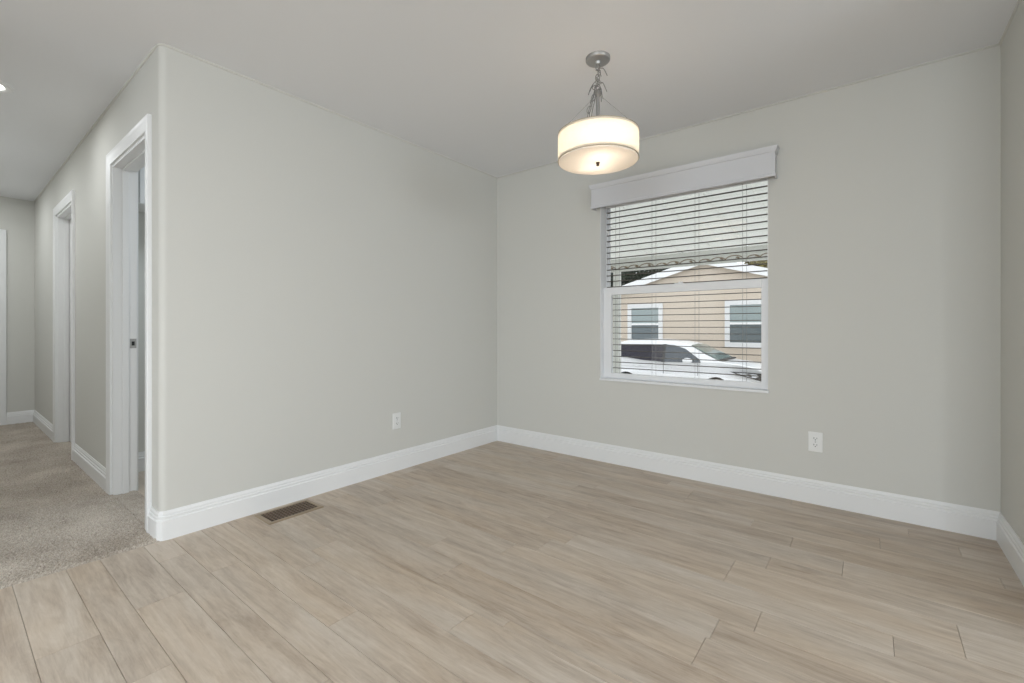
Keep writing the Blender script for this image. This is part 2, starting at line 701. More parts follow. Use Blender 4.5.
d1 = door_frame('door_1', *D1)
# strike plate on the far jamb
sp = MB()
sx = D1[0] + 0.018
sp.box(sx, sx + 0.0015, YH + 0.080, YH + 0.113, 0.915, 0.975, 0.0006)
o = sp.build('strike_plate', NICKEL, d1)
o['label'] = 'metal strike plate'
MB().box(sx + 0.0005, sx + 0.0022, YH + 0.089, YH + 0.104, 0.932, 0.958).build('latch_hole', DARK, o)
door_leaf(d1, lambda u, t, z: (D1[1] - 0.02 - t, YH + T + 0.004 + u, z + 0.012), 0.71, 2.018)
d2 = door_frame('door_2', *D2)
door_leaf(d2, lambda u, t, z: (D2[0] + 0.021 + u, YH + 0.078 + t, z + 0.014), 0.745, 2.018)

# door at the end of the hall
def endf(u, v, b):
    return (XE + b, u, v)


path = [(-0.36, 0), (-0.36, 2.02), (0.40, 2.02), (0.40, 0)]
d3 = struct(MB().sweep(path, CAS, endf).build('door_3', TRIM, smooth=30))
m = MB()
m.box(XE - T, XE + .001, -0.36, -0.342, 0, 2.02)
m.box(XE - T, XE + .001, 0.382, 0.40, 0, 2.02)
m.box(XE - T, XE + .001, -0.36, 0.40, 2.002, 2.02)
m.build('jamb', TRIM, d3)
dl = door_leaf(d3, lambda u, t, z: (XE - 0.055 + t, -0.340 + u, z + 0.014), 0.72, 1.985)
k = MB().lathe([(0.028, 0), (0.028, 0.006), (0.010, 0.008), (0.010, 0.035), (0.024, 0.042), (0.027, 0.055), (0.018, 0.066), (0.0, 0.068)],
               (XE - 0.02, -0.27, 0.93), 20, 'X')
k.build('door_knob', NICKEL, dl, smooth=40)

# white upper cabinet on the wall of the room behind the near doorway
c = tag(empty('wall_cabinet', (-4.04, 1.4, 1.89)), 'white upper cabinet seen through the near hall doorway, above eye level', 'cabinet')
MB().box(-4.18, -3.92, 0.86, 1.90, 1.89, 2.26).build('body', TRIM, c)
MB().box(-3.92, -3.90, 0.862, 1.378, 1.892, 2.258, 0.002).build('door', TRIM, c)
MB().box(-3.92, -3.90, 1.382, 1.898, 1.892, 2.258, 0.002).build('door', TRIM, c)

# ------------------------------------------------------------------ dining window
x0, x1, z0, z1 = W1


def xz(y):
    return lambda u, v, b: (u, y + b, v)


def rect(a, b, c_, d_):
    return [(a, c_), (a, d_), (b, d_), (b, c_)]   # clockwise seen from the room: right side = inside


win = MB()
win.sweep(rect(x0, x1, z0, z1), [(0, -0.001), (0.003, -0.001), (0.003, 0.15), (0, 0.15)], xz(YB), closed=True)
win.box(x0 - 0.002, x1 + 0.004, YB - 0.012, YB + 0.05, z0 - 0.006, z0 + 0.010, 0.002)
win = struct(win.build('window_1', VINYL))
f = MB()
f.sweep(rect(x0 + 0.002, x1 - 0.002, z0 + 0.008, z1 - 0.002), [(0, 0.100), (0.005, 0.100), (0.007, 0.104), (0.007, 0.149), (0, 0.149)], xz(YB), closed=True)
f.box(x0 + 0.003, x1 - 0.003, YB + 0.05, YB + 0.10, z0 + 0.004, z0 + 0.016)
fr = f.build('window_frame', VINYL, win)
# lower sash, nearer the room
ls = MB()
ay = YB + 0.045
ls.box(x0 + 0.004, -1.600, ay, ay + 0.030, z0 + 0.012, 1.360, 0.002)
ls.box(-0.553, x1 - 0.004, ay, ay + 0.030, z0 + 0.012, 1.360, 0.002)
ls.box(-1.602, -0.551, ay, ay + 0.030, z0 + 0.012, 0.690, 0.002)
ls.box(-1.602, -0.551, ay - 0.003, ay + 0.030, 1.303, 1.360, 0.003)
lso = ls.build('lower_sash', VINYL, win)
MB().box(-1.606, -0.547, ay + 0.012, ay + 0.016, 0.684, 1.31).build('lower_pane', GLASS, lso)
lk = MB()
lk.box(-1.11, -1.05, ay + 0.004, ay + 0.026, 1.360, 1.366, 0.002)
lk.tube([(-1.08, ay + 0.012, 1.364), (-1.08, ay + 0.012, 1.370), (-1.05, ay + 0.004, 1.371)], 0.004)
lk.build('sash_lock', VINYL, lso)
us = MB()
us.sweep(rect(x0 + 0.004, x1 - 0.004, 1.31, z1 - 0.01), [(0, 0), (0.012, 0), (0.015, 0.004), (0.015, 0.022), (0, 0.022)], xz(YB + 0.122), closed=True)
uso = us.build('upper_sash', VINYL, win)
MB().box(x0 + 0.012, x1 - 0.012, YB + 0.131, YB + 0.135, 1.318, z1 - 0.02).build('upper_pane', GLASS, uso)

# blind: white boxed valance with thin open slats
bl = tag(empty('window_blind', (-1.085, YB, 1.98)), 'horizontal blind with thin open slats under a white boxed valance in the dining window', 'blind')
val = MB()
VP = [(0, 1.970), (0, 1.986), (-0.004, 1.990), (-0.004, 2.118), (0.002, 2.122), (0.007, 2.138), (0.012, 2.148), (0.012, 2.152), (-0.010, 2.152), (-0.010, 1.970)]
val.sweep([(-1.715, YB), (-1.715, YB - 0.078), (-0.455, YB - 0.078), (-0.455, YB)], [(a, b) for a, b in VP], xy)
val.box(-1.71, -0.46, YB - 0.08, YB, 2.130, 2.145)
val.build('valance', VALANCE, bl, smooth=30)
s = MB()
SY = YB + 0.097
nsl = 0
zz = 1.048 - 8 * 0.0457
while zz < 1.99:
    s.box(x0 + 0.012, x1 - 0.014, SY - 0.010, SY + 0.010, zz - 0.0025, zz + 0.0025)
    nsl += 1
    zz += 0.0457
s.build('slats', SLAT, bl)
MB().box(x0 + 0.012, x1 - 0.014, SY - 0.017, SY + 0.017, 2.00, 2.045, 0.003).build('headrail', VINYL, bl)
for cx in (-1.57, -1.277, -0.966, -0.66):
    t = MB()
    for dx, dy in ((-0.009, -0.016), (0.009, 0.016)):
        t.tube([(cx + dx, SY + dy, 2.0), (cx + dx, SY + dy, 1.048 - 8 * 0.0457)], 0.0011, 6)
    t.build('ladder_cord', CORD, bl)

# frames of the unseen living area and kitchen openings, around the added daylight lamps
def plain_window(name, cx0, cx1, cz0, cz1, y, mull):
    m = MB()
    m.sweep(rect(cx0, cx1, cz0, cz1), [(0, -0.01), (0.05, -0.01), (0.05, 0.07), (0, 0.07)], xz(y), closed=True)
    for q in mull:
        m.box(q - 0.025, q + 0.025, y, y + 0.06, cz0 + 0.03, cz1 - 0.03)
    return struct(m.build(name, VINYL))


plain_window('window_2', -1.02, 2.22, 0.38, 2.22, -5.06, [0.06, 1.14])
m = MB()
m.sweep(rect(-0.7, 1.9, 0.8, 2.1), [(0, -0.01), (0.05, -0.01), (0.05, 0.07), (0, 0.07)], lambda u, v, b: (4.52 + b, u, v), closed=True)
struct(m.build('window_3', VINYL))

# ------------------------------------------------------------------ outlets
def outlet(loc, rz, label):
    """duplex outlet, built facing -Y at the origin"""
    r = tag(empty('wall_outlet', loc, rz), label, 'outlet', 'white wall outlets')
    M = Matrix.Translation(loc) @ Matrix.Rotation(rz, 4, 'Z')

    def fin(mb, name, material, parent):
        bmesh.ops.transform(mb.bm, matrix=M, verts=mb.bm.verts[:])
        return mb.build(name, material, parent)
    m = MB()
    m.box(-0.036, 0.036, -0.006, 0, -0.0585, 0.0585, 0.003)
    fin(m, 'cover_plate', PLASTIC, r)
    for zc in (-0.0195, 0.0195):
        m = MB()
        pts = [(0.0165 * math.cos(a) * 1.02, -0.006, zc + max(-0.0125, min(0.0125, 0.0165 * math.sin(a)))) for a in [2 * PI * k / 24 for k in range(24)]]
        m.poly_extrude(pts, (0, -0.002, 0))
        rc = fin(m, 'receptacle', PLASTIC, r)
        m = MB()
        m.box(-0.0085, -0.006, -0.0086, -0.0078, zc - 0.001, zc + 0.008)
        m.box(0.006, 0.0085, -0.0086, -0.0078, zc, zc + 0.007)
        m.box(-0.0025, 0.0025, -0.0086, -0.0078, zc - 0.009, zc - 0.004, 0.001)
        fin(m, 'slots', DARK, rc)
    m = MB()
    m.lathe([(0.0, -0.0072), (0.003, -0.0070), (0.0034, -0.006), (0.0034, -0.005)], (0, 0, 0), 12, 'Y')
    fin(m, 'screw', NICKEL, r)
    return r


outlet((XL, 2.096, 0.3625), PI / 2, 'white duplex outlet low on the left wall, above the long baseboard')
outlet((-0.259, YB, 0.367), 0, 'white duplex outlet on the back wall, below and right of the window')

# ------------------------------------------------------------------ floor register
RX0, RX1, RY0, RY1 = -2.690, -2.500, 1.095, 1.405
rg = tag(empty('floor_register', ((RX0 + RX1) / 2, (RY0 + RY1) / 2, 0)), 'brown metal floor register with slotted grille beside the left baseboard', 'floor vent')
m = MB()
m.sweep([(RX0, RY0), (RX0, RY1), (RX1, RY1), (RX1, RY0)], [(0, 0), (0.006, 0.0045), (0.022, 0.0055), (0.025, 0.003), (0.025, 0.0)], xy, closed=True)
m.build('frame', BRONZE, rg)
MB().box(RX0 + 0.022, RX1 - 0.022, RY0 + 0.022, RY1 - 0.022, 0.0002, 0.0008).build('duct_opening', DARK, rg)
m = MB()
gx0, gx1, gy0, gy1 = RX0 + 0.024, RX1 - 0.024, RY0 + 0.024, RY1 - 0.024
n = 14
for k in range(1, n):
    yy = gy0 + (gy1 - gy0) * k / n
    m.box(gx0, gx1, yy - 0.0026, yy + 0.0026, 0.0008, 0.0042)
for k in range(1, 6):
    xx = gx0 + (gx1 - gx0) * k / 6
    m.box(xx - 0.0020, xx + 0.0020, gy0, gy1, 0.0008, 0.0046)
m.build('grille', BRONZE2, rg)

# ------------------------------------------------------------------ hall downlight and added unseen ceiling lamps
LENS = emission('lit_lens', (1.0, 0.97, 0.93), 9)


def downlight(dx, dy, watt, label=None, group=None):
    if label:
        dn = tag(empty('recessed_downlight', (dx, dy, H)), label, 'ceiling light', group)
        MB().lathe([(0.100, 0), (0.100, -0.004), (0.094, -0.010), (0.072, -0.011), (0.062, -0.004), (0.062, 0)], (dx, dy, H), 40).build('trim_ring', TRIM, dn, smooth=40)
        MB().lathe([(0.0, -0.017), (0.022, -0.016), (0.042, -0.013), (0.056, -0.009), (0.061, -0.005), (0.061, -0.001), (0, -0.001)], (dx, dy, H), 32).build('lens', LENS, dn, smooth=40)
    ld = bpy.data.lights.new('ceiling_disk_lamp', 'AREA')  # calls without a label add only this unseen lamp, no fixture
    ld.shape = 'DISK'
    ld.size = 0.12
    ld.energy = watt
    ld.color = (0.96, 1.0, 1.02)
    lo = bpy.data.objects.new('ceiling_disk_lamp', ld)
    COL.objects.link(lo)
    lo.location = (dx, dy, H - 0.019)


downlight(-3.955, 0.185, 3.5, 'round white lit downlight in the hall ceiling')
downlight(-6.5, 0.05, 5)  # unseen lamp added to brighten the far end of the hall
downlight(-5.2, -0.15, 7)  # another unseen lamp, added to fill the middle of the hall
for cx, cy, wt in ((-1.0, -1.3, 18), (-1.45, -3.4, 9), (1.3, -1.3, 26), (1.3, -3.4, 14)):  # unseen lamps without fixtures, added to brighten the rooms from behind
    downlight(cx, cy, wt)
ld3 = bpy.data.lights.new('bedroom_fill', 'AREA')  # unseen fill light added to brighten the room behind the near doorway
ld3.shape = 'DISK'
ld3.size = 0.3
ld3.energy = 12
ld3.color = DAY
lo3 = bpy.data.objects.new('bedroom_fill', ld3)
COL.objects.link(lo3)
lo3.location = (-3.45, 1.9, H - 0.02)

# ------------------------------------------------------------------ pendant lamp
px, py = -1.109, 2.1225
ST, SB, SR = 2.047, 1.909, 0.2055
pl = tag(empty('pendant_lamp', (px, py, H)), 'lit cream drum pendant hanging by a chain from the dining ceiling', 'pendant lamp')
MB().lathe([(0.062, 0), (0.062, -0.014), (0.059, -0.018), (0.045, -0.0195), (0.016, -0.022), (0.012, -0.034), (0.0, -0.036)], (px, py, H), 40).build('canopy', NICKEL, pl, smooth=50)


def link(m, c, h, wd, rz, rad, tilt=0.0):
    pts = []
    for k in range(20):
        a = 2 * PI * k / 20
        u, v = wd * math.cos(a), h * math.sin(a)
        v += (h * 0.35) * (1 if math.sin(a) > 0 else -1) * abs(math.sin(a)) ** 0.5 * 0.4
        x = u + v * math.sin(tilt)
        z = v * math.cos(tilt)
        pts.append((c[0] + x * math.cos(rz), c[1] + x * math.sin(rz), c[2] + z))
    m.tube(pts, rad, 6, closed=True)


ch = MB()
zt, zb, nl = H - 0.034, 2.268, 5
for i in range(nl):
    link(ch, (px + 0.002 * math.sin(i * 2), py, zt - (zt - zb) * (i + 0.5) / nl), 0.0165, 0.0105, 0.6 + (i % 2) * PI / 2, 0.0024)
CHAINM = mat('dull_nickel_chain', (0.33, 0.325, 0.315), 0.45, 0.8)
# slack length of chain draped down the left side
rv = Vector((0.785, 0.619, 0))
fv = Vector((-0.619, 0.785, 0))
for i in range(8):
    f_ = i / 7
    off = -0.018 - 0.036 * f_ + 0.008 * math.sin(f_ * 9)
    link(ch, (px + rv.x * off, py + rv.y * off, 2.295 - 0.215 * f_), 0.0165, 0.0095, 0.5 + (i % 2) * PI / 2, 0.002, tilt=0.2)
ch.build('chain', CHAINM, pl, smooth=60)
wr = MB()
for (a, b, c_, d_) in ((0.0, 2.385, 0.052, 2.345), (0.0, 2.315, 0.050, 2.262), (0.004, 2.300, 0.040, 2.285), (-0.004, 2.33, -0.045, 2.245),
                       (0.002, 2.28, 0.030, 2.225), (-0.006, 2.29, -0.038, 2.262), (0.0, 2.37, 0.02, 2.34),
                         (-0.012, 2.30, -0.056, 2.10), (-0.016, 2.29, -0.046, 2.09), (-0.008, 2.275, -0.034, 2.10), (0.010, 2.29, 0.022, 2.21)):
    pts = []
    for k in range(9):
        t_ = k / 8
        u = a + (c_ - a) * t_
        z = b + (d_ - b) * t_ + 0.022 * math.sin(PI * t_)
        pts.append((px + rv.x * u, py + rv.y * u + 0.008 * math.sin(5 * t_), z))
    wr.tube(pts, 0.0019, 6)
pts = []
for k in range(60):                                # cord wound round the chain
    t_ = k / 59
    pts.append((px + 0.011 * math.cos(t_ * 22), py + 0.011 * math.sin(t_ * 22), 2.40 - 0.14 * t_))
wr.tube(pts, 0.0017, 6)
wr.build('cord', CORD, pl, smooth=60)
st = MB()
st.lathe([(0.0, 2.275), (0.014, 2.272), (0.016, 2.262), (0.016, 2.246), (0.0095, 2.240), (0.0085, 2.235), (0.0085, 2.07), (0.020, 2.066), (0.022, 2.02), (0.018, 1.99), (0.0, 1.988)],
         (px, py, 0), 24)
st.build('stem', CHAINM, pl, smooth=40)
cb = MB()
for k in range(3):
    a = math.atan2(rv.y, rv.x) + PI + k * 2 * PI / 3 + 0.25
    ex, ey = px + (SR - 0.008) * math.cos(a), py + (SR - 0.008) * math.sin(a)
    cb.tube([(px, py, 2.255), (ex, ey, ST - 0.002)], 0.0012, 6)
cb.build('support_wires', NICKEL, pl, smooth=60)
sd = MB()
sd.lathe([(SR, SB), (SR, ST), (SR - 0.0015, ST), (SR - 0.0015, SB)], (px, py, 0), 96, close=True)
shade = sd.build('shade', FABRIC, pl, smooth=40)
TRB = mat('tan_shade_edging', (0.48, 0.41, 0.31), 0.6)
for z_ in (SB, ST - 0.003):
    MB().lathe([(SR + 0.001, z_), (SR + 0.001, z_ + 0.003), (SR - 0.003, z_ + 0.003), (SR - 0.003, z_)], (px, py, 0), 96, close=True).build('edge_band', TRB, shade, smooth=40)
clip = MB()
a = math.atan2(rv.y, rv.x) + PI + 0.75
cxx, cyy = px - rv.x * 0.068 - 0.02, py - rv.y * 0.068 + 0.02
clip.box(cxx - 0.007, cxx + 0.007, cyy - 0.007, cyy + 0.007, 2.058, 2.088, 0.002)
clip.lathe([(0.004, 2.088), (0.006, 2.092), (0.0, 2.096)], (cxx, cyy, 0), 12)
sp_ = MB()
for k in range(3):
    a = math.atan2(rv.y, rv.x) + PI + k * 2 * PI / 3 + 0.25
    sp_.tube([(px, py, ST - 0.004), (px + (SR - 0.001) * math.cos(a), py + (SR - 0.001) * math.sin(a), ST - 0.002)], 0.0025, 8)
sp_.tube([(px, py, ST - 0.004), (cxx, cyy, ST + 0.014)], 0.002, 6)
clip.build('chain_hook', NICKEL, pl)
sp_.build('spider', NICKEL, pl, smooth=60)
df = MB()
prof = []
for k in range(11):
    r = (SR - 0.004) * k / 10
    prof.append((r, SB - 0.010 + 0.004 * (k / 10) ** 2))
prof += [(SR - 0.004, SB + 0.012), (0, SB + 0.004)]
df.lathe(prof, (px, py, 0), 72)
dfo = df.build('diffuser', FROST, pl, smooth=50)
MB().lathe([(0.024, ST - 0.010), (SR - 0.004, ST - 0.010), (SR - 0.004, ST - 0.013), (0.024, ST - 0.013)], (px, py, 0), 64, close=True).build('top_light_screen', FROST, pl)  # unseen frosted disc added to temper the lamp's light on the ceiling
FIN = mat('dark_bronze_finial', (0.10, 0.07, 0.045), 0.35, 0.7)
MB().lathe([(0.0, SB - 0.028), (0.006, SB - 0.028), (0.009, SB - 0.023), (0.007, SB - 0.018), (0.0105, SB - 0.014), (0.0105, SB - 0.009), (0.0, SB - 0.008)],
           (px, py, 0), 20).build('finial', FIN, dfo, smooth=40)
BULB = emission('lit_bulb', (1.0, 0.82, 0.58), 3)
for k in (-1, 1):
    bx_, by_ = px + 0.07 * k * fv.x, py + 0.07 * k * fv.y
    sk = MB().tube([(px, py, 2.03), (bx_ - 0.04 * k * fv.x, by_ - 0.04 * k * fv.y, 2.028)], 0.009, 12)
    sk.build('socket', NICKEL, pl, smooth=50)
    b_ = MB()
    bmesh.ops.create_uvsphere(b_.bm, u_segments=20, v_segments=12, radius=0.028)
    for v in b_.bm.verts:
        v.co += Vector((bx_, by_, 2.008))
    b_.build('bulb', BULB, pl, smooth=60)
    pd = bpy.data.lights.new('bulb_lamp', 'POINT')
    pd.energy = 1.8
    pd.color = (1.0, 0.905, 0.82)
    pd.shadow_soft_size = 0.02
    po = bpy.data.objects.new('bulb_lamp', pd)
    COL.objects.link(po)
    po.location = (bx_, by_, 1.978)

# ------------------------------------------------------------------ outdoors
GZ = -1.2
CONC = mat('pale_concrete', (0.52, 0.51, 0.49), 0.9, var=0.12, vscale=2)
struct(MB().box(-40, 40, YBO, 60, GZ - 0.2, GZ).build('driveway', CONC))

# patio cover over the window
pc = tag(empty('patio_cover', (-2.0, 6.3, GZ)), 'pale flat patio cover with scroll trimmed edge and white post outside the window', 'patio cover')
m = MB()
pz0, pz1, py0, py1 = 2.42, 2.06, YBO + 0.012, 6.30
px0, px1 = -5.6, 2.4
n = int((px1 - px0) / 0.4)
pts = []
for k in range(n):
    a = px0 + (px1 - px0) * k / n
    wd_ = (px1 - px0) / n
    pts += [(a, 0), (a + wd_ - 0.03, 0), (a + wd_ - 0.02, 0.018), (a + wd_ - 0.01, 0.018)]
pts += [(px1, 0), (px1, 0.035), (px0, 0.035)]
m.poly_extrude([(x, py0, pz0 + dz) for x, dz in pts], (0, py1 - py0, pz1 - pz0))
m.build('roof_panels', PATIO, pc)
PALE = mat('pale_grey_metal', (0.66, 0.665, 0.63), 0.5)
MB().box(px0, px1, 6.30, 6.345, 1.882, 2.07).build('edge_fascia', PALE, pc)
SCR = mat('brown_scroll_paint', (0.22, 0.16, 0.10), 0.6)
m = MB()
k = 0
xx = px0 + 0.2
while xx < px1 - 0.2:
    wv = (0.105, 0.075, 0.09)[k % 3]
    hv = (0.055, 0.04, 0.048)[k % 3]
    m.tube([(xx - wv * math.cos(t_ * PI / 8), 6.296, 1.912 + hv * math.sin(t_ * PI / 8)) for t_ in range(9)], 0.006, 6)
    m.tube([(xx + 0.02 + 0.05 * t_ / 5, 6.296, 1.935 - 0.02 * t_ / 5 + 0.012 * math.sin(PI * t_ / 5)) for t_ in range(6)], [0.004, 0.010, 0.014, 0.012, 0.008, 0.003], 6)
    xx += 2 * wv + 0.012
    k += 1
m.build('scroll_trim', SCR, pc)
WHITE = mat('white_exterior_paint', (0.80, 0.80, 0.80), 0.5)
for xp in (-2.975, 1.4):
    MB().box(xp - 0.045, xp + 0.045, 6.26, 6.35, GZ, 1.885, 0.004).build('post', PALE, pc)

# neighbour's house
HY = 18.0
hs = tag(empty('neighbor_house', (-5.0, HY, GZ)), 'beige gabled house with white rake boards across the driveway', 'house')


def siding():
    m = mat('beige_lap_siding', (0.66, 0.565, 0.465), 0.8)
    nt = m.node_tree
    b = nt.nodes['Principled BSDF']
    tc = nt.nodes.new('ShaderNodeTexCoord')
    wv = nt.nodes.new('ShaderNodeTexWave')
    wv.wave_type = 'BANDS'
    wv.bands_direction = 'Z'
    wv.wave_profile = 'SAW'
    wv.inputs['Scale'].default_value = 1.6
    nt.links.new(tc.outputs['Object'], wv.inputs['Vector'])
    bp = nt.nodes.new('ShaderNodeBump')
    bp.inputs['Strength'].default_value = 0.25
    bp.inputs['Distance'].default_value = 0.02
    nt.links.new(wv.outputs['Fac'], bp.inputs['Height'])
    nt.links.new(bp.outputs[0], b.inputs['Normal'])
    return m


SID = siding()
AX, AZ, SL = -4.95, 3.62, 0.285
hl, hr = -11.6, 1.7
ez = AZ - SL * (AX - hl)
MB().poly_extrude([(hl, HY, GZ), (hr, HY, GZ), (hr, HY, ez - 0.1), (AX, HY, AZ - 0.1), (hl, HY, ez - 0.1)], (0, 9, 0)).build('wall', SID, hs)
ROOF = mat('grey_shingles', (0.30, 0.29, 0.28), 0.9, var=0.2, vscale=6)
m = MB()
for (a, b) in ((hl - 0.5, AX), (AX, hr + 0.5)):
    za = AZ - SL * abs(AX - a)
    zb_ = AZ - SL * abs(AX - b)
    m.poly_extrude([(a, HY - 0.2, za), (b, HY - 0.2, zb_), (b, HY - 0.2, zb_ + 0.1), (a, HY - 0.2, za + 0.1)], (0, 10, 0))
m.build('roof', ROOF, hs)
WB_ = mat('bright_white_board', (0.92, 0.92, 0.92), 0.5)
for (a, b) in ((hl - 0.5, AX), (AX, hr + 0.5)):
    za = AZ - SL * abs(AX - a)
    zb_ = AZ - SL * abs(AX - b)
    MB().poly_extrude([(a, HY - 0.25, za - 0.18), (b, HY - 0.25, zb_ - 0.18), (b, HY - 0.25, zb_ + 0.10), (a, HY - 0.25, za + 0.10)], (0, 0.05, 0)).build('rake_board', WB_, hs)
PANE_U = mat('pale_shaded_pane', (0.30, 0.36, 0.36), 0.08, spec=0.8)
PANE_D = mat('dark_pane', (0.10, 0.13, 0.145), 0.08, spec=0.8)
for (a, b, c_, d_) in ((-8.0, -6.52, 0.35, 2.03), (-4.215, -2.745, 0.35, 2.05)):
    m = MB()
    m.sweep(rect(a, b, c_, d_), [(0, -0.06), (0.17, -0.06), (0.17, 0), (0, 0)], xz(HY), closed=True)
    wn = m.build('window', WHITE, hs)
    mz = (c_ + d_) / 2
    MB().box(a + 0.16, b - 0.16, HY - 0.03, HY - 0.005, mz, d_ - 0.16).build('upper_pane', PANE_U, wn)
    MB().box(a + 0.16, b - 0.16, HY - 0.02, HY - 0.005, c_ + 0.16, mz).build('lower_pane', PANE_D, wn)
    MB().box(a + 0.16, b - 0.16, HY - 0.05, HY - 0.005, mz - 0.03, mz + 0.05).build('meeting_rail', WB_, wn)

# white SUV on the driveway, nose to the right
SYD = 14.2 + 0.95                       # centre line; near side plane at 14.2
car = tag(empty('parked_suv', (-4.95, SYD, GZ)), 'white SUV parked on the driveway in front of the beige house', 'car')
CARW = mat('white_car_paint', (0.86, 0.86, 0.87), 0.2, spec=0.6)
CGL = mat('dark_tinted_glass', (0.018, 0.016, 0.030), 0.12, spec=0.22)
CGF = mat('front_door_glass', (0.075, 0.088, 0.105), 0.12, spec=0.25)
WSG = mat('greenish_windshield', (0.13, 0.18, 0.165), 0.1, spec=0.4)
TYRE = mat('black_rubber', (0.015, 0.015, 0.015), 0.8)
RIM = mat('silver_rim', (0.5, 0.5, 0.52), 0.3, 0.9)
BLK = mat('black_car_trim', (0.02, 0.02, 0.022), 0.5)
CHR = mat('chrome', (0.75, 0.75, 0.76), 0.12, 1.0)
LAMP = mat('headlight_lens', (0.55, 0.56, 0.58), 0.1, 0.2, spec=0.9)
FX, RX = -3.57, -6.38
AXZ = GZ + 0.37


def arch(cx, r, n=12):
    return [(cx + r * math.cos(PI * k / n), AXZ + 1.08 * r * math.sin(PI * k / n)) for k in range(n + 1)]


def half_w(x, z):
    wv = 0.95
    if z > -0.02:
        wv -= 0.36 * (z + 0.02)              # tumblehome
    if z < -0.55:
        wv -= 0.10 * (-0.55 - z)
    if x > -3.2:
        wv -= 0.30 * ((x + 3.2) / 1.0) ** 2  # nose rounds off in plan
    if x < -6.7:
        wv -= 0.16 * ((-6.7 - x) / 0.5) ** 2
    return wv


low = GZ + 0.24
prof = [(-7.12, low + 0.15), (-7.20, -0.55), (-7.16, -0.18), (-7.08, 0.05), (-6.95, 0.34), (-6.80, 0.56), (-6.55, 0.625), (-6.0, 0.655), (-5.3, 0.665),
        (-4.85, 0.64), (-4.52, 0.585), (-4.40, 0.54), (-3.95, 0.29), (-3.50, 0.085), (-3.30, 0.055), (-2.95, 0.02), (-2.60, -0.05), (-2.40, -0.13), (-2.26, -0.25),
        (-2.20, -0.42), (-2.20, -0.75), (-2.32, low + 0.03), (-2.6, low)]
prof += arch(FX, 0.40) + [(FX - 0.5, low)] + [(RX + 0.5, low)] + arch(RX, 0.40) + [(-6.95, low)]
bm = bmesh.new()
layers = []
for s_, dz in ((-1, -0.0), (-0.965, 0.0), (-0.6, 0.0), (0, 0.0), (0.6, 0.0), (0.965, 0.0), (1, 0.0)):
    ring = []
    for (x, z) in prof:
        hw = half_w(x, z)
        zz = z
        if abs(s_) >= 0.96 and z > -0.3:
            zz = z - (0.022 if abs(s_) < 0.99 else 0.05)
        elif abs(s_) < 0.5 and z > 0.5:
            zz = z + 0.02
        ring.append(bm.verts.new((x + (0.10 * (1 - s_ * s_) if x > -2.5 else 0), SYD + s_ * hw, zz)))
    layers.append(ring)
nP = len(prof)
for A, B in zip(layers, layers[1:]):
    for k in range(nP):
        bm.faces.new((A[k], A[(k + 1) % nP], B[(k + 1) % nP], B[k]))
for L_ in (layers[0], layers[-1]):
    for tri in tessellate_polygon([[Vector((x, z, 0)) for x, z in prof]]):
        bm.faces.new([L_[q] for q in tri])
mb = MB()
mb.bm.free()
mb.bm = bm
mb.build('body', CARW, car, smooth=35)


def side_panel(name, pts, material, parent, off=0.008, sides=(-1,)):
    m = MB()
    for s_ in sides:
        P = [(x, SYD + s_ * (half_w(x, z) + off), z) for x, z in pts]
        m.poly_extrude(P, (0, -s_ * 0.03, 0))
    return m.build(name, material, parent)


